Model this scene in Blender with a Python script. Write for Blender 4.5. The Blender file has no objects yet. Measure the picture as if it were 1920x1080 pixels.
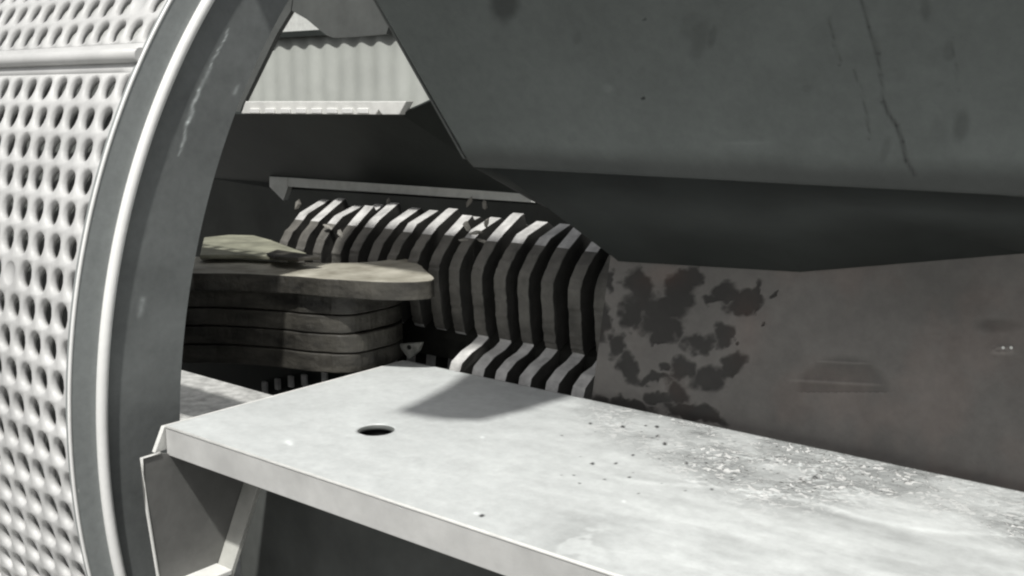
import bpy, bmesh, math, random
import numpy as np
from mathutils import Vector, Matrix

S = bpy.context.scene
COL = S.collection
R = math.radians
random.seed(7)
rng = np.random.default_rng(7)

# ------------------------------------------------------------------ camera
F_PX, CX, CY = 1976.0, 960.0, 540.0
HEAD, PITCH, CAMZ = R(128.7), math.atan(355 / 1976), 0.7
fw = np.array([math.cos(HEAD) * math.cos(PITCH), math.sin(HEAD) * math.cos(PITCH), -math.sin(PITCH)])
rt = np.array([math.sin(HEAD), -math.cos(HEAD), 0.0])
up = np.cross(rt, fw)
EYE = np.array([0, 0, CAMZ])
cam = bpy.data.cameras.new('camera')
cam.sensor_width = 36.0
cam.lens = F_PX / 1920 * 36
cam.clip_start = 0.02
cam.clip_end = 2000
co = bpy.data.objects.new('camera', cam)
COL.objects.link(co)
m3 = Matrix((rt, up, -fw)).transposed()
co.matrix_world = Matrix.Translation(EYE) @ m3.to_4x4()
S.camera = co

# ------------------------------------------------------------------ light
SUN = Vector((0.20, -0.455, 0.84)).normalized()        # towards the sun
elev = math.asin(SUN.z)
w = bpy.data.worlds.new('World')
S.world = w
w.use_nodes = True
nt = w.node_tree
bg = nt.nodes['Background']
sky = nt.nodes.new('ShaderNodeTexSky')
sky.sky_type = 'NISHITA'
sky.sun_disc = False
sky.sun_elevation = elev
sky.sun_rotation = math.atan2(SUN.x, SUN.y)
sky.air_density = 1.0
sky.dust_density = 4.0
sky.ozone_density = 0.4
hsv = nt.nodes.new('ShaderNodeHueSaturation')
hsv.inputs['Saturation'].default_value = 0.22
nt.links.new(sky.outputs[0], hsv.inputs['Color'])
nt.links.new(hsv.outputs[0], bg.inputs[0])
bg.inputs[1].default_value = 0.085
sl = bpy.data.lights.new('sun', 'SUN')
sl.energy = 4.0
sl.angle = R(1.8)
sl.color = (1.0, 0.985, 0.95)
so = bpy.data.objects.new('sun', sl)
so.rotation_euler = SUN.to_track_quat('Z', 'Y').to_euler()
so.location = (0, 0, 6)
COL.objects.link(so)
S.view_settings.view_transform = 'Standard'
S.view_settings.look = 'None'
S.view_settings.exposure = 0.0
S.view_settings.gamma = 1.0
S.render.engine = 'CYCLES'
S.cycles.filter_width = 2.2
S.cycles.max_bounces = 8
S.cycles.diffuse_bounces = 5


# ------------------------------------------------------------------ helpers
def on(px, py, ax, v):
    """world point where the sight line through a photo pixel meets the plane axis=v"""
    d = fw + rt * (px - CX) / F_PX - up * (py - CY) / F_PX
    return EYE + d * ((v - EYE[ax]) / d[ax])


def onp(px, py, p0, n):
    d = fw + rt * (px - CX) / F_PX - up * (py - CY) / F_PX
    return EYE + d * (np.dot(np.array(p0) - EYE, n) / np.dot(d, n))


def pix(P):
    q = P - EYE
    z = q @ fw
    return CX + F_PX * (q @ rt) / z, CY - F_PX * (q @ up) / z


def sstep(a, b, x):
    t = np.clip((x - a) / (b - a), 0, 1)
    return t * t * (3 - 2 * t)


_tab = rng.random((256, 256))


def vnoise(x, y, sc):
    x = np.asarray(x) * sc + 37.3
    y = np.asarray(y) * sc + 91.7
    xi, yi = np.floor(x).astype(int), np.floor(y).astype(int)
    fx, fy = x - xi, y - yi
    fx, fy = fx * fx * (3 - 2 * fx), fy * fy * (3 - 2 * fy)
    g = lambda a, b: _tab[a % 256, b % 256]
    return (g(xi, yi) * (1 - fx) + g(xi + 1, yi) * fx) * (1 - fy) + (g(xi, yi + 1) * (1 - fx) + g(xi + 1, yi + 1) * fx) * fy


def fbm(x, y, sc, o=4):
    s, a, t = 0, 1, 0
    for k in range(o):
        s = s + a * vnoise(x + k * 5.1, y - k * 3.7, sc * 2 ** k)
        t += a
        a *= .55
    return s / t


def mat(name, col, rough=0.6, metal=0.0, var=0.25, scale=6.0, bump=0.15, bscale=60.0, spec=0.5, tint=None, streak=None):
    m = bpy.data.materials.new(name)
    m.use_nodes = True
    n, l = m.node_tree.nodes, m.node_tree.links
    b = n['Principled BSDF']
    tc = n.new('ShaderNodeTexCoord')
    mp = n.new('ShaderNodeMapping')
    l.new(tc.outputs['Object'], mp.inputs[0])
    if streak:
        mp.inputs['Scale'].default_value = streak
    nz = n.new('ShaderNodeTexNoise')
    nz.inputs['Scale'].default_value = scale
    nz.inputs['Detail'].default_value = 7
    nz.inputs['Roughness'].default_value = 0.62
    l.new(mp.outputs[0], nz.inputs['Vector'])
    cr = n.new('ShaderNodeValToRGB')
    c0 = tuple(c * (1 - var) for c in (tint or col)) + (1,)
    c1 = tuple(min(1, c * (1 + var)) for c in col) + (1,)
    cr.color_ramp.elements[0].position = 0.33
    cr.color_ramp.elements[0].color = c0
    cr.color_ramp.elements[1].position = 0.67
    cr.color_ramp.elements[1].color = c1
    l.new(nz.outputs[0], cr.inputs[0])
    l.new(cr.outputs[0], b.inputs['Base Color'])
    b.inputs['Roughness'].default_value = rough
    b.inputs['Metallic'].default_value = metal
    b.inputs['Specular IOR Level'].default_value = spec
    n2 = n.new('ShaderNodeTexNoise')
    n2.inputs['Scale'].default_value = bscale
    n2.inputs['Detail'].default_value = 5
    l.new(tc.outputs['Object'], n2.inputs['Vector'])
    bp = n.new('ShaderNodeBump')
    bp.inputs['Strength'].default_value = bump
    bp.inputs['Distance'].default_value = 0.004
    l.new(n2.outputs[0], bp.inputs['Height'])
    l.new(bp.outputs[0], b.inputs['Normal'])
    return m


def mat_attr(name, rough=0.6, spec=0.4, bump=0.15, bscale=50.0, wet=False, metal=0.0, relief=0.0):
    """surface whose colour (stains, worn paint) is a computed colour attribute 'tone'"""
    m = bpy.data.materials.new(name)
    m.use_nodes = True
    n, l = m.node_tree.nodes, m.node_tree.links
    b = n['Principled BSDF']
    at = n.new('ShaderNodeAttribute')
    at.attribute_name = 'tone'
    tc = n.new('ShaderNodeTexCoord')
    nz = n.new('ShaderNodeTexNoise')
    nz.inputs['Scale'].default_value = 45
    nz.inputs['Detail'].default_value = 8
    nz.inputs['Roughness'].default_value = 0.7
    l.new(tc.outputs['Object'], nz.inputs['Vector'])
    mr = n.new('ShaderNodeMapRange')
    mr.inputs[1].default_value = 0.3
    mr.inputs[2].default_value = 0.7
    mr.inputs[3].default_value = 0.90
    mr.inputs[4].default_value = 1.10
    l.new(nz.outputs[0], mr.inputs[0])
    vm = n.new('ShaderNodeVectorMath')
    vm.operation = 'SCALE'
    l.new(at.outputs['Color'], vm.inputs[0])
    l.new(mr.outputs[0], vm.inputs['Scale'])
    l.new(vm.outputs[0], b.inputs['Base Color'])
    b.inputs['Metallic'].default_value = metal
    b.inputs['Specular IOR Level'].default_value = spec
    b.inputs['Roughness'].default_value = rough
    n2 = n.new('ShaderNodeTexNoise')
    n2.inputs['Scale'].default_value = bscale
    n2.inputs['Detail'].default_value = 5
    l.new(tc.outputs['Object'], n2.inputs['Vector'])
    bp = n.new('ShaderNodeBump')
    bp.inputs['Strength'].default_value = bump
    bp.inputs['Distance'].default_value = 0.004
    l.new(n2.outputs[0], bp.inputs['Height'])
    l.new(bp.outputs[0], b.inputs['Normal'])
    if relief:
        b2 = n.new('ShaderNodeBump')
        b2.inputs['Strength'].default_value = 1.0
        b2.inputs['Distance'].default_value = relief
        l.new(at.outputs['Fac'], b2.inputs['Height'])
        l.new(bp.outputs[0], b2.inputs['Normal'])
        l.new(b2.outputs[0], b.inputs['Normal'])
    if wet:
        aw = n.new('ShaderNodeAttribute')
        aw.attribute_name = 'wet'
        r2 = n.new('ShaderNodeMapRange')
        r2.inputs[3].default_value = rough
        r2.inputs[4].default_value = 0.16
        l.new(aw.outputs['Fac'], r2.inputs[0])
        l.new(r2.outputs[0], b.inputs['Roughness'])
        g1 = n.new('ShaderNodeTexNoise')
        g1.inputs['Scale'].default_value = 42
        g1.inputs['Detail'].default_value = 4
        g1.inputs['Distortion'].default_value = 1.6
        l.new(tc.outputs['Object'], g1.inputs['Vector'])
        ra = n.new('ShaderNodeMapRange')
        ra.interpolation_type = 'SMOOTHSTEP'
        ra.inputs[1].default_value, ra.inputs[2].default_value = .54, .60
        l.new(g1.outputs[0], ra.inputs[0])
        mu = n.new('ShaderNodeMath'); mu.operation = 'MULTIPLY'
        l.new(ra.outputs[0], mu.inputs[0]); l.new(aw.outputs['Fac'], mu.inputs[1])
        mx = n.new('ShaderNodeMix'); mx.data_type = 'RGBA'
        l.new(mu.outputs[0], mx.inputs[0]); l.new(vm.outputs[0], mx.inputs[6])
        mx.inputs[7].default_value = (.74, .745, .73, 1)
        g2 = n.new('ShaderNodeTexNoise')
        g2.inputs['Scale'].default_value = 95
        g2.inputs['Detail'].default_value = 3
        l.new(tc.outputs['Object'], g2.inputs['Vector'])
        rb = n.new('ShaderNodeMapRange')
        rb.interpolation_type = 'SMOOTHSTEP'
        rb.inputs[1].default_value, rb.inputs[2].default_value = .64, .70
        l.new(g2.outputs[0], rb.inputs[0])
        mu2 = n.new('ShaderNodeMath'); mu2.operation = 'MULTIPLY'
        l.new(rb.outputs[0], mu2.inputs[0]); l.new(aw.outputs['Fac'], mu2.inputs[1])
        mx2 = n.new('ShaderNodeMix'); mx2.data_type = 'RGBA'
        l.new(mu2.outputs[0], mx2.inputs[0]); l.new(mx.outputs[2], mx2.inputs[6])
        mx2.inputs[7].default_value = (.12, .12, .11, 1)
        l.new(mx2.outputs[2], b.inputs['Base Color'])
        hsum = n.new('ShaderNodeMath'); hsum.operation = 'MULTIPLY_ADD'
        l.new(mu.outputs[0], hsum.inputs[0]); hsum.inputs[1].default_value = 1.2
        l.new(n2.outputs[0], hsum.inputs[2])
        l.new(hsum.outputs[0], bp.inputs['Height'])
        r3 = n.new('ShaderNodeMapRange')
        r3.inputs[3].default_value = bump
        r3.inputs[4].default_value = 0.9
        l.new(aw.outputs['Fac'], r3.inputs[0])
        l.new(r3.outputs[0], bp.inputs['Strength'])
    return m


def link(name, me, material, parent=None):
    if material:
        me.materials.append(material)
    o = bpy.data.objects.new(name, me)
    COL.objects.link(o)
    if parent is not None:
        o.parent = parent
        o.matrix_parent_inverse = Matrix.Translation(parent.location).inverted()
    return o


def tag(o, label=None, cat=None, group=None, kind=None):
    if label: o['label'] = label
    if cat: o['category'] = cat
    if group: o['group'] = group
    if kind: o['kind'] = kind
    return o


def thing(name, loc, label, cat, group=None):
    o = bpy.data.objects.new(name, None)
    o.location = tuple(float(v) for v in loc)
    o.empty_display_size = .1
    COL.objects.link(o)
    return tag(o, label, cat, group)


def mesh(name, v, f, material, parent=None, smooth=False, bevel=0.0, seg=2):
    me = bpy.data.meshes.new(name)
    me.from_pydata([tuple(map(float, p)) for p in v], [], f)
    bm = bmesh.new()
    bm.from_mesh(me)
    bmesh.ops.recalc_face_normals(bm, faces=bm.faces)
    bm.to_mesh(me)
    bm.free()
    if smooth:
        for p in me.polygons: p.use_smooth = True
    o = link(name, me, material, parent)
    if bevel:
        b = o.modifiers.new('bevel', 'BEVEL')
        b.width = bevel
        b.segments = seg
        b.limit_method = 'ANGLE'
    return o


def prism(name, outline, off, material, parent=None, bevel=0.0, smooth=False):
    """solid: closed outline of 3-D points pushed along vector off"""
    o = [np.array(p, float) for p in outline]
    n = len(o)
    v = o + [p + np.array(off, float) for p in o]
    f = [list(range(n)), list(range(2 * n - 1, n - 1, -1))]
    for i in range(n):
        j = (i + 1) % n
        f.append([i, j, j + n, i + n])
    return mesh(name, v, f, material, parent, smooth, bevel)


def box(name, lo, hi, material, parent=None, bevel=0.0):
    x0, y0, z0 = lo
    x1, y1, z1 = hi
    return prism(name, [(x0, y0, z0), (x1, y0, z0), (x1, y1, z0), (x0, y1, z0)], (0, 0, z1 - z0), material, parent, bevel)


def tube(name, path, rad, material, parent=None, n=12, ry=None, ref=(0, 0, 1.0)):
    P = [np.array(p, float) for p in path]
    v, f = [], []
    for i, p in enumerate(P):
        t = P[min(i + 1, len(P) - 1)] - P[max(i - 1, 0)]
        t /= np.linalg.norm(t)
        a = np.cross(t, ref)
        if np.linalg.norm(a) < 1e-3: a = np.array([1.0, 0, 0])
        a /= np.linalg.norm(a)
        b = np.cross(a, t)
        for k in range(n):
            an = 2 * math.pi * k / n
            v.append(p + a * math.cos(an) * rad + b * math.sin(an) * (ry or rad))
    for i in range(len(P) - 1):
        for k in range(n):
            f.append([i * n + k, i * n + (k + 1) % n, (i + 1) * n + (k + 1) % n, (i + 1) * n + k])
    f.append(list(range(n)))
    f.append([(len(P) - 1) * n + k for k in range(n)])
    o = mesh(name, v, f, material, parent)
    for p in o.data.polygons:
        if len(p.vertices) == 4: p.use_smooth = True
    return o


def sheet(name, fn, nu, nv, colfn, material, parent=None, thick=None, wetfn=None, mask=None, warp=None):
    """plate with a finely divided face carrying a computed colour attribute, and real thickness"""
    U, V = np.meshgrid(np.linspace(0, 1, nu), np.linspace(0, 1, nv), indexing='ij')
    P = fn(U.ravel(), V.ravel())
    n = nu * nv
    C = colfn(P)
    f = []
    for i in range(nu - 1):
        for j in range(nv - 1):
            a = i * nv + j
            f.append((a, a + nv, a + nv + 1, a + 1))
    v = P
    if thick is not None:
        v = np.vstack([P, P + np.array(thick)])
        C = np.vstack([C, C])
        f.append(tuple(n + k for k in (0, nv - 1, nu * nv - 1, (nu - 1) * nv)))
        e = [i * nv for i in range(nu)] + [(nu - 1) * nv + j for j in range(1, nv)] + \
            [i * nv + nv - 1 for i in range(nu - 2, -1, -1)] + [j for j in range(nv - 2, 0, -1)]
        f = f[:-1]
        bl = []
        for i in range(len(e)):
            a, b = e[i], e[(i + 1) % len(e)]
            f.append((b, a, a + n, b + n))
        f.append(tuple(n + k for k in e))
    me = bpy.data.meshes.new(name)
    me.from_pydata([tuple(p) for p in v.tolist()], [], f)
    at = me.color_attributes.new('tone', 'FLOAT_COLOR', 'POINT')
    at.data.foreach_set('color', np.c_[C, np.ones(len(C))].astype(np.float32).ravel())
    if wetfn is not None:
        W = wetfn(P)
        if thick is not None: W = np.r_[W, W * 0]
        aw = me.attributes.new('wet', 'FLOAT', 'POINT')
        aw.data.foreach_set('value', W.astype(np.float32))
    bm = bmesh.new()
    bm.from_mesh(me)
    bmesh.ops.recalc_face_normals(bm, faces=bm.faces)
    bm.to_mesh(me)
    bm.free()
    return link(name, me, material, parent)


def bilin(a, b, c, d):
    a, b, c, d = (np.array(q, float) for q in (a, b, c, d))
    return lambda u, v: (a[None] * ((1 - u) * (1 - v))[:, None] + b[None] * (u * (1 - v))[:, None]
                         + c[None] * (u * v)[:, None] + d[None] * ((1 - u) * v)[:, None])


def rgb(k, base=(1, 1, 1)):
    k = np.asarray(k)
    return np.c_[k * base[0], k * base[1], k * base[2]]


# ------------------------------------------------------------------ materials
M = {}
M['white'] = mat('white_paint', (.60, .60, .585), .45, var=.10, scale=5, bump=.12, bscale=30)
M['drum'] = mat('drum_paint', (.52, .52, .51), .5, var=.14, scale=4, bump=.1, bscale=25)
M['ring'] = mat_attr('ring_steel', .55, .3)
M['lip'] = mat('lip_paint', (.78, .78, .76), .4, var=.05, scale=6)
M['deckside'] = mat('deck_side', (.50, .50, .485), .5, var=.12, scale=9, bump=.2, bscale=40)
M['deck'] = mat_attr('deck_top', .42, .5, bump=.08, bscale=55, wet=True)
M['hopper'] = mat_attr('hopper_steel', .5, .4, bump=.14, bscale=14, relief=.02)
M['wallin'] = mat_attr('liner_steel', .6, .3, bump=.2, bscale=30, relief=.03)
M['dark'] = mat('dark_steel', (.021, .0245, .0225), .6, var=.2, scale=4, spec=.25)
M['skirt'] = mat('skirt_shade', (.021, .0245, .023), .62, var=.3, scale=3.5, spec=.3, bump=.2, bscale=12)  # near-black colour stands in for the shade under the hopper
M['darker'] = mat('black_steel', (.012, .013, .012), .7, var=.25, scale=5, spec=.15)
M['mid'] = mat('grey_steel', (.10, .105, .10), .6, var=.18, scale=7, spec=.3)
M['ribp'] = mat('rib_paint', (.42, .42, .39), .5, var=.15, scale=15)
M['mid2'] = mat('lug_steel', (.24, .24, .22), .5, var=.4, scale=60)
M['gusset'] = mat('gusset_paint', (.15, .15, .143), .6, var=.15, scale=12)
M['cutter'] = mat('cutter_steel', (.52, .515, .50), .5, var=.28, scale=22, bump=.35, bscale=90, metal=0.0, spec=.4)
M['cutshade'] = mat('cutter_shaded_face', (.125, .12, .108), .6, var=.35, scale=16, bump=.35, bscale=70, spec=.3)  # darker colour stands in for shade on the plate fronts
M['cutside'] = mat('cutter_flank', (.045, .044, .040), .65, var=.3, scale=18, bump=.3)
M['cutbody'] = mat('cutter_gap', (.016, .016, .014), .8, var=.3, scale=20, spec=.1)
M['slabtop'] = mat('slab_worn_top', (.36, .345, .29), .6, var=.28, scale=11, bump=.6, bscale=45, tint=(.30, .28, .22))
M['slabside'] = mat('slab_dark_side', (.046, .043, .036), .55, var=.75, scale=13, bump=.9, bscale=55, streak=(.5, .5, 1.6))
M['yslab'] = mat('slab_yellow', (.25, .25, .19), .65, var=.3, scale=14, bump=.5, bscale=40)
M['bright'] = mat('bare_edge', (.72, .72, .69), .45, var=.1, scale=20)
M['fence'] = mat('fence_sheet', (.26, .27, .25), .6, var=.12, scale=2.5, bump=.05)
M['rail'] = mat('rail_paint', (.62, .63, .60), .45, var=.12, scale=20, bump=.2)
M['wood'] = mat('chip', (.25, .24, .215), .7, var=.25, scale=40)
M['path'] = mat('path_concrete', (.40, .40, .385), .85, var=.35, scale=14, bump=.6, bscale=25)
M['ground'] = mat('ground_concrete', (.17, .17, .165), .85, var=.18, scale=9, bump=.5, bscale=20)

# ------------------------------------------------------------------ setting
g = mesh('ground', [(-400, -400, -.95), (400, -400, -.95), (400, 400, -.95), (-400, 400, -.95)], [(0, 1, 2, 3)], M['ground'])
tag(g, 'pale grey concrete yard seen through the gap beside the drum', kind='structure')

pt = mesh('concrete_path', [(-9, .9, -.945), (-1.97, .9, -.945), (-1.97, 5.2, -.945), (-9, 5.2, -.945), (-9, .9, -1.0), (-1.97, .9, -1.0), (-1.97, 5.2, -1.0), (-9, 5.2, -1.0)],
          [(0, 1, 2, 3), (0, 1, 5, 4), (1, 2, 6, 5), (2, 3, 7, 6), (3, 0, 4, 7)], M['path'])
tag(pt, 'mottled pale concrete strip under the machine', kind='structure')

# ------------------------------------------------------------------ perforated drum
YC, ZC, RD, XR = 2.79, -.06, 1.70, -2.064
drum = thing('screen_drum', (XR, YC - RD, ZC),
             'large white perforated curved drum screen with a grey end ring at the far left', 'screen drum')


def cyl(x, s, dep=0.0):
    th = s / RD
    return (x, YC - (RD - dep) * math.cos(th), ZC + (RD - dep) * math.sin(th))


pv, pf = [], []
px_, ps_ = .0685, .0733
NB = 4
rings = [(.0310, 0.0008), (.0280, .0035), (.0255, .009), (.0243, .018)]
s0 = .667
rows = [k for k in range(-15, 7) if k != 3]
for k in rows:
    sc = s0 + k * ps_
    off = (k % 2) * px_ / 2
    for j in range(22):
        xc = XR - px_ * (j + .46) - off
        base = len(pv)
        bnd = []
        for e in range(4):
            for q in range(NB):
                t = q / NB * 2 - 1
                a, b = [(t, -1), (1, t), (-t, 1), (-1, -t)][e]
                bnd.append((a, b))
        blocked = (k == 5 and j == 1) or (k == 5 and j == 12) or (k == -4 and j == 4)
        jx, js = random.gauss(0, .0009), random.gauss(0, .0009)
        rs = random.gauss(1, .03)
        for a, b in bnd:
            x = min(xc + a * px_ / 2, XR - .001)
            pv.append(cyl(x, sc + b * ps_ / 2))
        N = len(bnd)
        for (r, dep) in rings:
            if blocked: dep = dep * .18
            for a, b in bnd:
                an = math.atan2(b, a)
                x = min(xc + jx + math.cos(an) * r * rs, XR - .001)
                pv.append(cyl(x, sc + js + math.sin(an) * r * rs * 1.08, dep))
        for L in range(len(rings)):
            for i in range(N):
                i2 = (i + 1) % N
                pf.append((base + L * N + i, base + L * N + i2, base + (L + 1) * N + i2, base + (L + 1) * N + i))
        if blocked:
            pf.append(tuple(base + len(rings) * N + i for i in range(N)))
    if off:
        b0 = len(pv)
        for t in range(NB + 1):
            s = sc + (t / NB * 2 - 1) * ps_ / 2
            pv.append(cyl(XR - .001, s))
            pv.append(cyl(XR - px_ * .46, s))
        for t in range(NB):
            pf.append((b0 + 2 * t, b0 + 2 * t + 1, b0 + 2 * t + 3, b0 + 2 * t + 2))
# plain strip under the seam bar
for j in range(22):
    b = len(pv)
    for t in range(5):
        s = s0 + 2.5 * ps_ + t / 4 * ps_
        pv.append(cyl(XR - .001 - px_ * j * 1.02, s))
        pv.append(cyl(XR - .001 - px_ * (j + 1) * 1.02, s))
    for t in range(4):
        pf.append((b + 2 * t, b + 2 * t + 1, b + 2 * t + 3, b + 2 * t + 2))
o = mesh('perforated_panel', pv, pf, M['drum'], drum, smooth=True)
bm = bmesh.new()
bm.from_mesh(o.data)
bmesh.ops.remove_doubles(bm, verts=bm.verts, dist=.0004)
bmesh.ops.recalc_face_normals(bm, faces=bm.faces)
bm.to_mesh(o.data)
bm.free()
lv, lf = [], []
for i in range(41):
    for x in (XR - .022, XR - 1.55):
        for dep in (.13, .14):
            lv.append(cyl(x, RD * R(-34 + 69 * i / 40), dep))
for i in range(40):
    k = 4 * i
    lf += [(k, k + 4, k + 6, k + 2), (k + 1, k + 3, k + 7, k + 5), (k, k + 1, k + 5, k + 4), (k + 2, k + 6, k + 7, k + 3)]
lf += [(0, 2, 3, 1), (160, 161, 163, 162)]
mesh('added_backing', lv, lf, M['mid'], drum, smooth=False)  # added behind the holes to make them read dark
so_ = o.modifiers.new('solid', 'SOLIDIFY')
so_.thickness = .003
so_.offset = 0
tube('seam_bar', [cyl(XR - .002 - i * .15, s0 + 3.0 * ps_, -.010) for i in range(11)], .016, M['drum'], drum, n=14)


def circ(yc, zc, r, th, x):
    return np.array([x, yc - r * math.cos(th), zc + r * math.sin(th)])


def ringpt(u, v):
    th = R(-33) + u * R(74)
    y1, z1 = 2.785 - 1.70 * np.cos(th), -.059 + 1.70 * np.sin(th)
    th3 = th * 0.97 + .02
    y3, z3 = 3.109 - 1.764 * np.cos(th3), -.175 + 1.764 * np.sin(th3) + .03
    return np.c_[np.full_like(u, XR), y1 + (y3 - y1) * v, z1 + (z3 - z1) * v]


def ringcol(P):
    X, Y = pix(P)
    n = fbm(X, Y, .012)
    k = .158 + .06 * (n - .5)
    # outer band has lighter paint than the inner one
    r = np.hypot(P[:, 1] - 2.854, P[:, 2] + .086)
    k = np.where(r > 1.701, .27 + .04 * (n - .5), k)
    # scraped bare curve
    for (x0, y0, x1, y1, wd, a) in [(430, 55, 392, 128, 1.4, .45), (392, 128, 372, 170, 3, .22), (372, 170, 352, 230, 3, .4),
                                    (352, 230, 336, 290, 2, .3), (270, 560, 262, 590, 5, .12), (447, 160, 442, 175, 3, .18)]:
        dx, dy = x1 - x0, y1 - y0
        t = np.clip(((X - x0) * dx + (Y - y0) * dy) / (dx * dx + dy * dy), 0, 1)
        d = np.hypot(X - x0 - t * dx + 3 * (fbm(Y, X, .05) - .5) * 4, Y - y0 - t * dy)
        k = k + a * np.exp(-(d / wd) ** 2) * (.4 + .9 * vnoise(X, Y, .15))
    return rgb(k, (.94, 1.0, .985))


sheet('end_ring', ringpt, 420, 70, ringcol, M['ring'], drum, thick=(-.02, 0, 0))
lp = [circ(2.852, -.086, 1.700, R(-33 + 74 * i / 90), XR + .004) for i in range(91)]
tube('ring_lip', lp, .0125, M['lip'], drum, n=14, ref=(1, 0, 0))
tube('rim_edge', [circ(2.785, -.059, 1.7015, R(-33 + 74 * i / 90), XR - .002) for i in range(91)], 
.004, M['lip'], drum, n=8, ref=(1, 0, 0))

# ------------------------------------------------------------------ deck
AX, YF, YB, XE = -1.964, 1.250, 1.992, .55
deck = thing('deck_frame', (AX, YF, 0), 'long white steel deck with one round hole, dented and scuffed at its right end', 'deck frame')
hc, hr = np.array([-1.587, 1.514]), .0400


def deckcol(P):
    X, Y = pix(P)
    n = fbm(P[:, 0], P[:, 1], 5, 5)
    n2 = fbm(P[:, 0] + 3, P[:, 1], 22, 4)
    k = .58 + .10 * (n - .5)
    # dusty smear streaks running along the deck
    st = fbm(P[:, 0] * .35 + P[:, 1] * .3, P[:, 1] - P[:, 0] * .12, 26, 4)
    right = sstep(900, 1350, X)
    k += (st - .5) * (.10 + .20 * right)
    k += (n2 - .5) * .10
    # rubbed paint patch under the scuffed corner
    wet = wetmask(P)
    rid = 1 - abs(2 * fbm(P[:, 0] * 1.0, P[:, 1] * 1.5, 34, 3) - 1)
    k = k * (1 - .36 * wet) + wet * (sstep(.86, .97, rid) * .30 * sstep(.42, .6, fbm(P[:, 0], P[:, 1], 13, 3)) + .10 * (n2 - .5))
    # greyer bare patch near the front edge
    pch = sstep(.0, 1., 1 - np.hypot((X - 1080) / 150, (Y - 1010) / 70)) * sstep(.42, .52, fbm(P[:, 0], P[:, 1], 18, 4))
    k -= .16 * pch
    # wavy tide line
    yy = 885 + (X - 1150) * .17 + 10 * np.sin(X * .012)
    k += .10 * np.exp(-((Y - yy) / 4) ** 2) * sstep(1000, 1250, X)
    k -= .10 * np.exp(-((Y - yy - 12) / 9) ** 2) * sstep(1300, 1500, X)
    yl = 800 + (X - 330) * .02
    # dark specks
    for (sx, sy, r) in specks:
        k = k * (1 - .85 * (np.hypot(X - sx, (Y - sy) * 1.5) < r))
    for (sx, sy, r) in chips:
        k = k + .25 * np.exp(-(np.hypot(X - sx, (Y - sy) * 1.8) / r) ** 2)
    # darker line along the back edge
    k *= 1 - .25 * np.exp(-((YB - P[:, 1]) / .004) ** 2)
    return rgb(np.clip(k, .04, .85), (.965, 1.0, .985))


def wetmask(P):
    X, Y = pix(P)
    yb = 675 + .223 * (X - 765)
    d = Y - yb
    wd = 100 + 30 * np.sin(X * .01)
    m = (.55 * sstep(1040, 1150, X) + .45 * sstep(1150, 1330, X)) * (1 - sstep(wd * .5, wd * 1.3, d))
    return np.clip(m, 0, 1) * (.45 + .55 * sstep(.36, .55, fbm(P[:, 0], P[:, 1], 9, 3)))


specks = [(1168, 800, 4), (1232, 800, 4), (1234, 818, 4), (1247, 832, 4.5), (1111, 869, 4), (1155, 869, 3), (1287, 868, 4), (1373, 898, 4),
          (1502, 898, 4), (1528, 895, 4), (1187, 853, 3), (1180, 895, 3), (1335, 918, 3), (1107, 794, 3), (1236, 860, 2), (903, 967, 5), (1210, 798, 2.5)]
for _ in range(60):
    specks.append((random.uniform(1050, 1700), random.uniform(790, 930), random.uniform(1.0, 2.2)))
chips = [(540, 828, 8), (545, 833, 5), (893, 962, 5), (472, 882, 5), (1170, 940, 4), (905, 820, 4), (1320, 890, 4)]

NS = 40
# deck top: two fine sheets and a ring of faces round the hole, in one mesh
def deck_mesh():
    me_v, me_f = [], []
    nu, nv = 620, 240
    xs = np.concatenate([np.linspace(AX, -.2, 540), np.linspace(-.19, XE, 60)])
    ys = np.linspace(YF, YB, 240)
    X, Y = np.meshgrid(xs, ys, indexing='ij')
    # pull grid points near the hole onto its rim
    dx, dy = X - hc[0], Y - hc[1]
    d = np.hypot(dx, dy)
    inside = d < hr
    near = (d >= hr) & (d < hr + .0045)
    X = np.where(near, hc[0] + dx / d * hr, X)
    Y = np.where(near, hc[1] + dy / d * hr, Y)
    P = np.c_[X.ravel(), Y.ravel(), np.zeros(X.size)]
    # shallow dents
    wv = wetmask(P) * (fbm(P[:, 0], P[:, 1], 14, 3) - .5) * .010
    edge = np.minimum(np.minimum(P[:, 0] - AX, P[:, 1] - YF), YB - P[:, 1])
    P[:, 2] += wv * sstep(0, .05, edge)
    ins = inside.ravel()
    nvv = len(ys)
    idx = -np.ones(P.shape[0], int)
    keep = np.where(~ins)[0]
    idx[keep] = np.arange(len(keep))
    f = []
    for i in range(len(xs) - 1):
        for j in range(nvv - 1):
            q = (i * nvv + j, (i + 1) * nvv + j, (i + 1) * nvv + j + 1, i * nvv + j + 1)
            if ins[list(q)].any(): continue
            f.append(tuple(int(idx[a]) for a in q))
    P = P[keep]
    C, W = deckcol(P), wetmask(P)
    me = bpy.data.meshes.new('top_plate')
    me.from_pydata(P.tolist(), [], f)
    at = me.color_attributes.new('tone', 'FLOAT_COLOR', 'POINT')
    at.data.foreach_set('color', np.c_[C, np.ones(len(C))].astype(np.float32).ravel())
    aw = me.attributes.new('wet', 'FLOAT', 'POINT')
    aw.data.foreach_set('value', W.astype(np.float32))
    o = link('top_plate', me, M['deck'], deck)
    sm = o.modifiers.new('solid', 'SOLIDIFY')
    sm.thickness = .012
    sm.offset = -1
    for p in me.polygons: p.use_smooth = True
    return o


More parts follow.
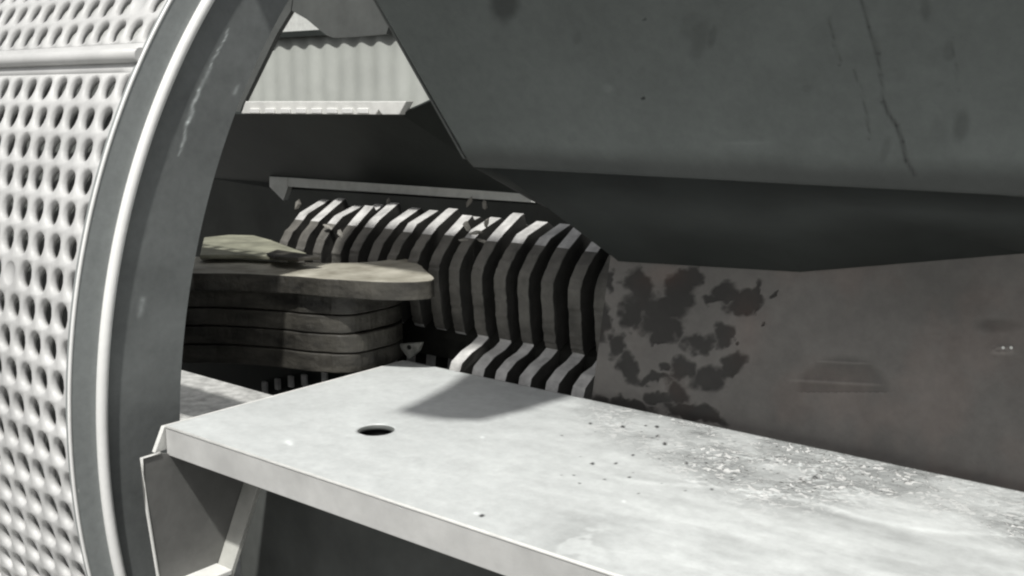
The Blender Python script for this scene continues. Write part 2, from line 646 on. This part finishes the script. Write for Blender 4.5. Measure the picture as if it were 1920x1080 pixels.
deck_mesh()
tube('hole_rim', [(hc[0] + math.cos(a) * (hr + .0005), hc[1] + math.sin(a) * (hr + .0005), -.0075) for a in np.linspace(0, 2 * math.pi, 41)], .006, M['mid'], deck, n=8)
sv_, sf_ = [], []
for k in range(32):
    an = 2 * math.pi * k / 32
    for r_, z_ in ((hr + .002, -.013), (hr + .002, -.06), (hr + .005, -.06), (hr + .005, -.013)):
        sv_.append((hc[0] + math.cos(an) * r_, hc[1] + math.sin(an) * r_ - .0, z_))
for k in range(32):
    a, b = 4 * k, 4 * ((k + 1) % 32)
    for q_ in range(4): sf_.append((a + q_, b + q_, b + (q_ + 1) % 4, a + (q_ + 1) % 4))
sf_.append(tuple(4 * k + 1 for k in range(32)))
mesh('hole_dark_cup', sv_, sf_, M['darker'], deck)  # black cup added below so the deck hole reads dark
box('front_flange', (AX + .004, YF - .006, -.064), (XE, YF + .004, -.0015), M['deckside'], deck, .0015)
tube('front_edge_bead', [(AX + .004, YF - .004, -.001), (XE, YF - .004, -.001)], .0035, M['bright'], deck, n=8)
mesh('end_lip', [(AX, YF - .006, -.001), (AX, YB, -.001), (AX - .012, YB, -.001), (AX - .012, YF - .006, -.001),
                 (AX - .004, YF - .03, -.055), (AX - .004, YB, -.055), (AX - .016, YB, -.055), (AX - .016, YF - .03, -.055)],
     [(0, 1, 2, 3), (4, 5, 6, 7), (0, 1, 5, 4), (3, 2, 6, 7), (1, 2, 6, 5), (0, 3, 7, 4)], M['bright'], deck, bevel=.001)
box('web_return', (-2.16, 1.566, -.94), (-1.9485, 1.58, -.13), M['mid'], deck)
box('web_plate', (-1.948, 1.565, -.94), (XE, 1.58, -.0135), M['mid'], deck)
# side gusset plate below the left end, its folded edge and the sloping rib
XS = -1.952
so1 = [(XS, 1.222, -.052), (XS, 1.178, -.052), (XS, 1.183, -.17), (XS, 1.199, -.33), (XS, 1.206, -.40), (XS, 1.36, -.40), (XS, 1.50, -.09), (XS, 1.50, -.066), (XS, 1.26, -.066)]
side = prism('side_plate', so1, (-.008, 0, 0), M['gusset'], deck)
tube('plate_edge', [(XS, y, z) for (_, y, z) in so1[:5]], .0035, M['bright'], side, n=8)
rib = [(1.500, -.066), (1.512, -.066), (1.352, -.405), (1.340, -.405)]
prism('stiffener_rib', [(XS + .001, y - .012, z) for y, z in rib], (.052, 0, 0), M['ribp'], deck, .001)
prism('foot_flange', [(XS - .03, 1.185, -.352), (XS + .055, 1.185, -.352), (XS + .055, 1.352, -.352), (XS - .03, 1.352, -.352)], (0, 0, -.012), M['bright'], deck, .002)

# ------------------------------------------------------------------ liner wall on the right
def wallcol(P):
    X, Y = pix(P)
    n = fbm(X, Y, .006, 5)
    n2 = fbm(X + 99, Y, .03, 4)
    k = .150 + .06 * (n - .5) + .03 * (n2 - .5)
    rust = sstep(.45, .75, fbm(X - 300, Y + 50, .008, 4)) * .8
    rust += np.exp(-(((X - 1400) / 30) ** 2 + ((Y - 620) / 60) ** 2)) * .9 + np.exp(-(((X - 1245) / 35) ** 2 + ((Y - 515) / 22) ** 2)) * 1.2
    rust = np.clip(rust, 0, 1.3)
    wx = X + 16 * (fbm(X, Y, .05, 3) - .5) * 2
    wy = Y + 16 * (fbm(X + 50, Y + 20, .05, 3) - .5) * 2
    dk = np.zeros_like(X)
    for (bx, by, rx, ry, a) in blots:
        an = math.radians(a)
        ex = (wx - bx) * math.cos(an) + (wy - by) * math.sin(an)
        ey = -(wx - bx) * math.sin(an) + (wy - by) * math.cos(an)
        dk = np.maximum(dk, 1 - sstep(.72, 1.22, np.hypot(ex / (rx * 1.06), ey / (ry * 1.06))))
    k = k * (1 - .74 * dk)
    # dim arch-shaped reflection painted into the wall colour
    for (x0, y0, x1, y1, amp, wd) in [(1540, 677, 1625, 681, .05, 2.5), (1495, 713, 1640, 721, .06, 3)]:
        t = np.clip((X - x0) / (x1 - x0), -.2, 1.2)
        yy = y0 + (y1 - y0) * t
        k += amp * np.exp(-((Y - yy) / wd) ** 2) * sstep(-.2, .1, t) * (1 - sstep(.9, 1.2, t))
    arch = np.hypot((X - 1580) / 90, (Y - 735) / 72)
    k -= .045 * (1 - sstep(.8, 1.05, arch)) * (Y < 735)
    k -= .04 * (1 - sstep(.3, 1, np.hypot((X - 1870) / 60, (Y - 608) / 18)))
    k += .10 * (1 - sstep(.3, 1, np.hypot((X - 1880) / 35, (Y - 656) / 14))) * vnoise(X, Y, .2)
    # greener tone low down
    c = rgb(k, (1.0, .945, .89))
    c += rgb(rust * .018, (1.0, .25, .05))
    return np.clip(c, .01, .8)


blots = [(1195, 535, 24, 34, -25), (1230, 575, 58, 22, 10), (1275, 550, 30, 42, 25), (1300, 520, 22, 20, 0), (1182, 590, 22, 22, 0), (1240, 615, 42, 27, 5),
         (1270, 622, 18, 12, 0), (1228, 642, 16, 9, 0), (1310, 640, 26, 19, -15), (1357, 627, 18, 22, 30), (1248, 684, 12, 9, 0), (1283, 690, 20, 20, 10),
         (1155, 645, 14, 26, 10), (1178, 690, 16, 34, -15), (1340, 560, 18, 10, 0), (1360, 548, 22, 20, -10), (1395, 565, 30, 24, 0), (1418, 560, 6, 28, 5), (1370, 690, 30, 18, -40),
         (1325, 710, 30, 22, 0), (1225, 712, 40, 9, -8), (1270, 735, 24, 20, 30), (1235, 748, 26, 12, 0), (1165, 760, 60, 14, 14), (1300, 775, 60, 14, 14), (1425, 610, 3, 3, 0), (1380, 650, 4, 4, 0),
         (1447, 553, 7, 6, 0), (1145, 520, 10, 20, 10), (1130, 600, 14, 40, 0)]
wall = thing('liner_wall', (-1.38, 2.03, 0), 'dull brownish grey steel side wall with dark peeled blotches behind the deck', 'wall panel')
sheet('wall_plate', bilin((-1.372, 2.012, -.03), (.7, 2.012, -.03), (.7, 2.012, .62), (-1.285, 2.012, .62)), 700, 260, wallcol, M['wallin'], wall, thick=(0, .012, 0))
mesh('bolt_pair', *(lambda pts: ([p for q in pts for p in q], [tuple(range(i * 8, i * 8 + 8)) for i in range(2)] +
     []))([[tuple(on(x, 652, 1, 2.009) + np.array([math.cos(a) * .003, 0, math.sin(a) * .003])) for a in np.linspace(0, 2 * math.pi, 9)[:-1]] for x in (1881, 1896)]),
     M['bright'], wall)

# ------------------------------------------------------------------ hopper
YH, ZH, TILT = 1.70, .574, R(30)
pn = np.array([0, -math.cos(TILT), -math.sin(TILT)])
p0 = np.array([-1.5, YH, ZH])
hop = thing('feed_hopper', (-1.5, YH, ZH), 'big dark grey steel hopper overhanging the deck, its flared side streaked with dirt', 'hopper')


def hopcol(P):
    X, Y = pix(P)
    n = fbm(X, Y, .004, 4)
    n2 = fbm(X + 300, Y, .02, 4)
    k = .124 + .05 * (n - .5) + .02 * (n2 - .5)
    for (bx, by, rx, ry, a, s) in [(947, 8, 32, 36, 0, .55), (1310, 75, 18, 40, -15, .22), (1335, 70, 8, 24, -10, .25), (1083, 70, 8, 14, -15, .15), (1735, 18, 12, 24, 0, .25),
                                   (1780, 95, 12, 22, 0, .22), (1803, 235, 18, 34, -5, .3), (1660, 280, 9, 26, -15, .2), (1290, 50, 16, 30, -15, .15), (1073, 258, 12, 15, 0, .12), (1206, 184, 3.4, 3.4, 0, .9),
                                   (1512, 165, 10, 8, 0, .15), (1208, 36, 3, 3, 0, .6), (1760, 240, 20, 30, 0, .12)]:
        an = math.radians(a)
        ex = (X - bx) * math.cos(an) - (Y - by) * math.sin(an)
        ey = (X - bx) * math.sin(an) + (Y - by) * math.cos(an)
        k = k * (1 - s * (1 - sstep(.5, 1.2, np.hypot(ex / rx, ey / ry) + .5 * (n2 - .5))))
    for pts, wd, s in [([(1615, 0), (1630, 50), (1645, 100), (1650, 140)], 3, .45), ([(1655, 190), (1680, 235), (1692, 265), (1700, 300), (1716, 328)], 3.4, .6), ([(1555, 30), (1566, 85), (1575, 122)], 2, .4), ([(1603, 130), (1622, 190), (1632, 260)], 2, .35),
                       ([(1785, 70), (1800, 170)], 2, .2), ([(1650, 140), (1655, 190)], 2.5, .35)]:
        for (x0, y0), (x1, y1) in zip(pts[:-1], pts[1:]):
            dx, dy = x1 - x0, y1 - y0
            t = np.clip(((X - x0) * dx + (Y - y0) * dy) / (dx * dx + dy * dy), 0, 1)
            d = np.hypot(X - x0 - t * dx + 5 * (vnoise(Y, X, .06) - .5), Y - y0 - t * dy)
            k = k * (1 - s * np.exp(-(d / wd) ** 2))
    k = k + .03 * np.exp(-(((X - 1400) / 40) ** 2 + ((Y - 267) / 5) ** 2)) + .03 * (1 - sstep(.3, 1.1, np.hypot((X - 1140) / 14, (Y - 165) / 11)))
    return rgb(np.clip(k, .02, .5), (.90, 1.0, .955))


ZT = .92
yt = YH - (ZT - ZH) * math.tan(TILT)
a_ = onp(872, 298, p0, pn)
b_ = onp(735, 55, p0, pn)
d_ = b_ + (b_ - a_) * ((ZT - b_[2]) / (b_[2] - a_[2]))
a_ = np.array([a_[0], YH, ZH])
dpan, RB, NBEND = np.array([0, -math.sin(TILT), math.cos(TILT)]), .034, 16


def panelpt(u, v):
    out = np.zeros((len(u), 3))
    nv_ = 206
    jj = np.rint(v * (nv_ - 1)).astype(int)
    xa_, xb_ = a_[0], .75
    ds = np.array([0, 2.004 - YH, .36 - ZH]); ds /= np.linalg.norm(ds)
    for k in range(len(u)):
        c_ = np.array([xa_ + (xb_ - xa_) * u[k], YH, ZH])
        if jj[k] < NBEND:
            t = 1 - jj[k] / NBEND
            out[k] = (1 - t) ** 2 * (c_ + dpan * RB) + 2 * t * (1 - t) * c_ + t * t * (c_ + ds * RB)
        else:
            t = (jj[k] - NBEND) / (nv_ - 1 - NBEND)
            top_ = d_ + (np.array([.75, yt, ZT]) - d_) * u[k]
            out[k] = (c_ + dpan * RB) * (1 - t) + top_ * t
    return out


def panelcol(P):
    c = hopcol(P)
    # underside shade painted into the colour, fading unevenly round the fold
    fold_shade = sstep(ZH + .046, ZH - .002, P[:, 2] + .016 * (fbm(P[:, 0], P[:, 2], 7, 4) - .5))
    return c * (1 - .66 * fold_shade)[:, None]


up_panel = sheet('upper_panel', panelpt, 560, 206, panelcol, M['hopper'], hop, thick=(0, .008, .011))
for p in up_panel.data.polygons: p.use_smooth = len(p.vertices) == 4
# lower skirt: turns back inwards below the fold
low = [on(1000, 378, 1, 2.03), on(1050, 400, 1, 2.01), on(1160, 490, 1, 2.004), on(1500, 510, 1, 2.004), on(1920, 475, 1, 2.004), np.array([.75, 2.004, .47])]
hi_ = []
for t in (0, .06, .2, .62, 1.05, .75 - a_[0]):
    c_ = a_ + np.array([t, 0, 0])
    ds = np.array([0, 2.004 - YH, .36 - ZH]); ds /= np.linalg.norm(ds)
    hi_.append(c_ + ds * .033)
sv, sf = [], []
for o_ in ((0, 0, 0), (0, .008, .006)):
    for p in hi_ + low: sv.append(p + np.array(o_))
for k in range(5):
    sf += [(k, k + 1, k + 7, k + 6), (k + 12, k + 18, k + 19, k + 13), (k, k + 12, k + 13, k + 1), (k + 6, k + 7, k + 19, k + 18)]
sf += [(0, 6, 18, 12), (5, 17, 23, 11)]
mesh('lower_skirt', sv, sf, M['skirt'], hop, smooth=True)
# left return of the hopper
prism('side_return', [a_ + np.array([-.002, .002, 0]), d_ + np.array([-.002, .002, 0]), d_ + np.array([.05, .7, 0]), a_ + np.array([.05, .28, -.05])], (-.006, 0, 0), M['mid'], hop)
box('unseen_shade_sheet', (-1.385, yt + .02, ZT + .012), (.75, 2.7, ZT + .024), M['mid'], hop)  # added out of view to shade the wall and right-hand cutters
box('unseen_shade_beam', (-2.02, 1.36, 1.40), (.9, 1.44, 1.68), M['mid'], hop, .004)  # unseen beam, added to throw shade on the cutter fronts
pad = []
for x, y in [(765, 762), (745, 770), (765, 777), (830, 787), (900, 789), (980, 771), (1075, 742), (1040, 725), (965, 712), (872, 700), (830, 730)]:
    p = on(x, y, 2, 0)
    pad.append(p + np.array(SUN) * (1.3 / SUN.z))
prism('shadow_pad', pad, (0, 0, .012), M['mid'], hop)  # added unseen caster, outlined from the shadow it drops on the deck
tube('shadow_pad_strut', [pad[4] + np.array([0, 0, .02]), np.array([-1.15, 1.38, 1.42])], .012, M['mid'], hop)  # carries the added shadow caster

# ------------------------------------------------------------------ cutter rotor
rotor = thing('cutter_rotor', (-2.05, 2.3, 0), 'row of ribbed steel cutter plates showing as pale and black stripes beside the deck', 'cutter rotor')
prof = [(2.290, .372), (2.255, .371), (2.176, .346), (2.150, .326), (2.112, .290), (2.095, .262), (2.092, .236), (2.098, .20), (2.108, .174), (2.116, .135), (2.128, .103), (2.140, .076), (2.150, .060),
        (2.120, .048), (2.065, .034), (2.024, .012), (2.012, -.02), (2.016, -.10), (2.30, -.12), (2.46, .0), (2.50, .20), (2.42, .33)]
NP = 16
def smooth_open(P, m):
    P = [np.array(p) for p in P]
    out = []
    for i in range(len(P) - 1):
        p0_, p1, p2, p3 = P[max(i - 1, 0)], P[i], P[i + 1], P[min(i + 2, len(P) - 1)]
        for t in np.arange(m) / m:
            out.append(.5 * (2 * p1 + (p2 - p0_) * t + (2 * p0_ - 5 * p1 + 4 * p2 - p3) * t * t + (3 * p1 - p0_ - 3 * p2 + p3) * t ** 3))
    out.append(P[-1])
    return out


for i in range(NP):
    x = -2.615 + .0795 * i + random.gauss(0, .002)
    tk = .038 + random.uniform(-.003, .003)
    hk = random.uniform(-.010, .010)
    back = [(2.300 + hk, .352), (2.262 + hk * .5, .372 + hk)]
    if i % 3 == 1: back = [(2.300, .35), (2.275, .362), (2.262, .392 + hk * .6), (2.246, .384)]
    if i % 5 == 3: back += [(2.235, .368), (2.228, .380)]
    top = [(2.176, .346)]
    front = [(2.150 + hk * .5, .326), (2.116, .292), (2.097, .262), (2.091, .236), (2.096, .20), (2.104, .170), (2.111, .135), (2.119, .103), (2.127, .078), (2.134, .062)]
    front = smooth_open(front, 3)
    if i >= 10: low_ = [(2.108, .047), (2.065, .034), (2.026, .012), (2.012, -.02), (2.016, -.10)]
    else: low_ = [(2.175, .03), (2.185, -.03), (2.17, -.10)]
    rest = [(2.30, -.12), (2.46, .0), (2.50, .20), (2.42, .33)]
    pr = [(y + random.gauss(0, .0012), z + random.gauss(0, .0012)) for y, z in back + top + front + low_ + rest]
    # slight sideways sweep of each plate like a screw thread
    n = len(pr)
    v = []
    sweep = lambda y, z: .012 * math.sin((z - .2) * 9)
    for y, z in pr: v.append((x + sweep(y, z), y, z))
    for y, z in pr: v.append((x + tk + sweep(y, z), y, z))
    f = [tuple(range(n)), tuple(range(2 * n - 1, n - 1, -1))] + [(k, (k + 1) % n, (k + 1) % n + n, k + n) for k in range(n)]
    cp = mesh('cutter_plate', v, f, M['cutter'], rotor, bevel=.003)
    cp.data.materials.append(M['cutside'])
    cp.data.materials.append(M['cutshade'])
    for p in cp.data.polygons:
        if p.center.y < 2.19 and .065 < p.center.z < .326: p.material_index = 2  # plate fronts take the painted-shade colour
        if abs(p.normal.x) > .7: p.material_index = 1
# core between plates
core = [(y + (2.30 - y) * .42 + .0, z + (.17 - z) * .30) for y, z in prof]
prism('rotor_core', [(-2.62, y, z) for y, z in core], (1.27, 0, 0), M['cutbody'], rotor)
# worn bits caught on the plates
def chunk(name, c, s, seed, m, parent=None):
    r = random.Random(seed)
    bm = bmesh.new()
    bmesh.ops.create_icosphere(bm, subdivisions=1, radius=1)
    ax = [r.uniform(.7, 1.3) for _ in range(3)]
    for vv in bm.verts:
        k = 1 + r.uniform(-.22, .22)
        vv.co = Vector((vv.co.x * s[0] * k, vv.co.y * s[1] * k, vv.co.z * s[2] * k))
    me = bpy.data.meshes.new(name)
    bmesh.ops.rotate(bm, verts=bm.verts, matrix=Matrix.Rotation(r.uniform(-1, 1), 3, 'Y') @ Matrix.Rotation(r.uniform(-.6, .6), 3, 'Z'))
    bm.to_mesh(me)
    bm.free()
    o = link(name, me, m)
    o.location = tuple(float(q) for q in c)
    return o


for (x, y, yy, sx, lab) in [(728, 379, 2.285, .020, 'small pale chip standing up behind the middle of the striped cutter plates'),
                            (880, 378, 2.30, .024, 'greyish chip hanging just under the pale rail, left one of two'),
                            (908, 384, 2.30, .024, 'slanted grey chip under the pale rail near its right end'),
                            (558, 386, 2.25, .030, 'pale torn wedge at the far left end of the cutter plates')]:
    c = on(x, y, 1, yy)
    tag(chunk('metal_chip', c, (sx * .36, sx * .25, sx * .75), int(x), M['wood']), lab, 'chip')
for k, (x, y, z) in enumerate([(875, 424, .36), (893, 436, .345), (912, 418, .37), (930, 436, .34), (905, 452, .32), (870, 450, .32), (640, 440, .3), (615, 425, .32)]):
    c = on(x, y, 2, z)
    tag(chunk('scrap_shred', c, (.020, .010, .005), 50 + k, M['wood']), 'crumpled pale scrap shred caught on top of the cutter plates', 'scrap', 'scrap shreds on the cutter plates')

# ------------------------------------------------------------------ pale rail above the cutters
rail = thing('angle_rail', on(540, 335, 1, 2.33), 'thin pale grey rail running above the striped cutter plates', 'rail')
a, b = on(540, 333, 1, 2.33), on(978, 362, 1, 2.33)
c, d = on(1003, 380, 1, 2.33), on(540, 350, 1, 2.33)
prism('rail_face', [a, b, c, d], (0, .02, 0), M['rail'], rail, .001)
e = on(505, 331, 1, 2.33)
prism('rail_end', [e, a - np.array([.002, 0, 0]), d - np.array([.002, 0, 0]) + np.array([0, 0, -.004]), on(531, 376, 1, 2.33), on(505, 350, 1, 2.33)], (0, .02, 0), M['rail'], rail, .001)

# ------------------------------------------------------------------ dark chute plate and the lit ledge
ch = thing('chute_plate', (-2.4, 2.3, .4), 'black sloping chute plate between the white ledge and the pale rail', 'chute')
yt2 = 2.12
t1, t2, t3 = on(452, 214, 1, yt2), on(752, 214, 1, yt2), on(812, 187, 1, yt2)
t3b = on(930, 190, 1, yt2)
t4 = on(1010, 384, 1, 2.36)
prism('front_plate', [t1, t2, t3, t3b, t4, on(505, 352, 1, 2.36), on(380, 332, 1, 2.36), on(395, 214, 1, yt2)], (0, .012, .008), M['dark'], ch)
led = thing('white_ledge', on(452, 214, 1, yt2), 'white ledge bar on top of the black chute plate, notched near its right end', 'ledge bar')
y2 = yt2 - .02
P1 = [on(452, 213, 1, y2), on(704, 215, 1, y2), on(710, 206, 1, y2), on(716, 215, 1, y2), on(748, 215, 1, y2), on(762, 190, 1, y2), on(460, 190, 1, y2)]
prism('ledge_face', P1, (0, .03, 0), M['bright'], led, .002)
for i in range(9):
    x = 478 + i * 29
    if abs(x - 710) < 14: continue
    p = on(x, 207, 1, y2 - .002)
    box('ledge_cleat', (p[0] - .022, y2 - .006, p[2] - .009), (p[0] + .022, y2 - .0005, p[2] + .006), M['lip'], led, .002)

# ------------------------------------------------------------------ frame around the far opening
fr = thing('portal_frame', (-3, 2.6, .6), 'dark grey steel frame around the gap that shows the ribbed sheet', 'frame')
y3 = 2.6
pp = lambda x, y: on(x, y, 1, y3)
prism('left_cheek', [pp(300, -160), pp(530, -160), pp(560, -80), pp(545, 21), pp(520, 62), pp(455, 196), pp(440, 240), pp(330, 260)], (0, .02, 0), M['mid'], fr)
prism('top_beam', [pp(530, -160), pp(900, -200), pp(760, 38), pp(738, 49), pp(728, 51), pp(724, 64), pp(650, 70), pp(625, 71), pp(612, 66), pp(600, 57), pp(575, 36), pp(547, 20), pp(560, -80)], (0, .02, 0), M['mid'], fr)
prism('back_plate', [on(120, 270, 1, 2.66), on(905, 330, 1, 2.66), on(1200, 380, 1, 2.66), on(1200, 900, 1, 2.66), on(565, 900, 1, 2.66), on(565, 520, 1, 2.66), on(120, 520, 1, 2.66)], (0, .02, 0), M['darker'], fr)

# ribbed sheet outside
fn_ = thing('ribbed_sheet', (-5, 4.6, -.95), 'pale grey ribbed sheet fence lit behind the dark frame', 'fence')
v, f = [], []
xa, xb = -9.5, -1.5
nrib = 180
for i in range(nrib * 8 + 1):
    x = xa + (xb - xa) * i / (nrib * 8)
    dd = .007 * math.cos(2 * math.pi * i / 28)
    lean = .0
    zt = on(625, 66, 1, 4.6)[2]
    v += [(x, 4.6 + dd, -.94), (x + .05, 4.6 + dd, zt)]
for i in range(nrib * 8):
    f.append((2 * i, 2 * i + 2, 2 * i + 3, 2 * i + 1))
o = mesh('ribbed_panel', v, f, M['fence'], fn_, smooth=True)
so_ = o.modifiers.new('solid', 'SOLIDIFY'); so_.thickness = .004
box('cap_rail', (xa, 4.56, zt), (xb, 4.66, zt + .035), M['dark'], fn_)
bw = box('yard_wall', (-16, 7.5, -.95), (-1, 7.8, 3.2), M['rail'])
tag(bw, 'bright plain wall seen over the top of the ribbed sheet', 'wall')

# ------------------------------------------------------------------ pile of slabs
zs = .25
top_px = [(340, 509), (370, 512), (430, 512), (509, 515), (560, 518), (603, 522), (640, 524), (682, 526.5), (720, 528), (761, 528.5), (795, 527), (814, 523), (804, 510), (786, 496), (761, 485), (742, 484), (723, 488), (690, 491),
          (640, 493), (572, 492), (520, 490), (477, 487), (400, 483), (340, 482)]
outl = [on(x, y, 2, zs) for x, y in top_px]
def round_outline(P, m):
    P = np.array(P); n = len(P); out = []
    for i in range(n):
        p0_, p1, p2, p3 = P[i - 1], P[i], P[(i + 1) % n], P[(i + 2) % n]
        for t in np.arange(m) / m:
            out.append(.5 * (2 * p1 + (p2 - p0_) * t + (2 * p0_ - 5 * p1 + 4 * p2 - p3) * t * t + (3 * p1 - p0_ - 3 * p2 + p3) * t ** 3))
    return np.array(out)


base = round_outline(outl, 5)
names = ['topmost pale worn slab with a pointed end', 'second dark slab just below the pale pointed one', 'third dark slab from the top of the pile', 'fourth dark slab from the top, near the middle of the pile',
         'fifth slab down in the shaded pile', 'lowest slab of the dark pile, above the gap']
zc = zs
for k in range(5):
    th = [.052, .054, .050, .052, .054, .075][k]
    pts = base.copy()
    if k:
        lim = -1.985 - .006 * (k % 3)
        pts[:, 0] = lim - .035 * np.log1p(np.exp((lim - (pts[:, 0] - .085)) / .035))
        pts[:, 1] += .006 + .002 * (k % 2)
    out = []
    for i, p in enumerate(pts):
        q = p.copy()
        q[2] = zc
        nn = (fbm(p[0] + k, p[1], 34, 4) - .5) * .009
        q[:2] += [nn * .6, nn]
        out.append(q)
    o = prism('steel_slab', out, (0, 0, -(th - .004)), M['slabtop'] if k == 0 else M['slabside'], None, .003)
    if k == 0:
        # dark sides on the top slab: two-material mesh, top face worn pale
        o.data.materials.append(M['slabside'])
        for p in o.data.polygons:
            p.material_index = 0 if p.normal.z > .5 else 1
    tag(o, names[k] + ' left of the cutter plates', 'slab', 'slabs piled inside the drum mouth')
    zc -= th
y_px = [(375, 486), (383, 452), (430, 447), (477, 448), (509, 457), (545, 471), (575, 482), (560, 492), (520, 489), (450, 485)]
o = prism('broken_slab', [on(x, y, 2, .262) for x, y in y_px], (0, 0, .012), M['yslab'], None, .003)
tag(o, 'yellowish broken slab lying behind the topmost pale slab', 'slab')
o = prism('pry_plate', [on(x, y, 2, .275) for x, y in [(500, 481), (520, 474), (545, 478), (600, 487), (560, 490), (515, 487)]], (0, 0, .01), M['slabside'], None, .002)
tag(o, 'small dark flake on the broken yellowish slab', 'scrap')
# bearer block that carries the pile
yb_ = 1.86
bp_ = thing('bearer_plate', (-2.3, yb_, -.25), 'dark bearer plate under the slab pile beside the deck end, with small studs', 'bearer')
prism('plate_body', [on(300, 640, 1, yb_) * np.array([1, 1, 0]) + np.array([0, 0, zc - .002]), on(300, 684, 1, yb_), on(345, 695, 1, yb_), on(503, 739, 1, yb_), on(640, 778, 1, yb_),
                     np.array([-1.995, yb_, -.25]), np.array([-1.995, yb_, zc - .002])], (0, .1, 0), M['dark'], bp_)
for x, y in ((500, 722), (524, 716), (549, 711), (574, 708), (612, 702)):
    p = on(x, y, 1, yb_)
    box('stud', (p[0] - .009, yb_ - .012, p[2] - .022), (p[0] + .009, yb_ - .0005, p[2] + .012), M['cutter'], bp_, .003)
# lug at the deck corner
p = on(766, 656, 1, 2.02)
lug = thing('corner_lug', p, 'small bright triangular lug with a hole at the far left corner of the deck', 'lug')
prism('lug_plate', [on(745, 645, 1, 2.02), on(790, 642, 1, 2.02), on(784, 658, 1, 2.02), on(768, 674, 1, 2.02), on(758, 664, 1, 2.02)], (0, .012, 0), M['mid2'], lug, .002)
tube('lug_hole', [p + np.array([.004, -.004, .008]), p + np.array([.004, .001, .008])], .006, M['darker'], lug, n=12)
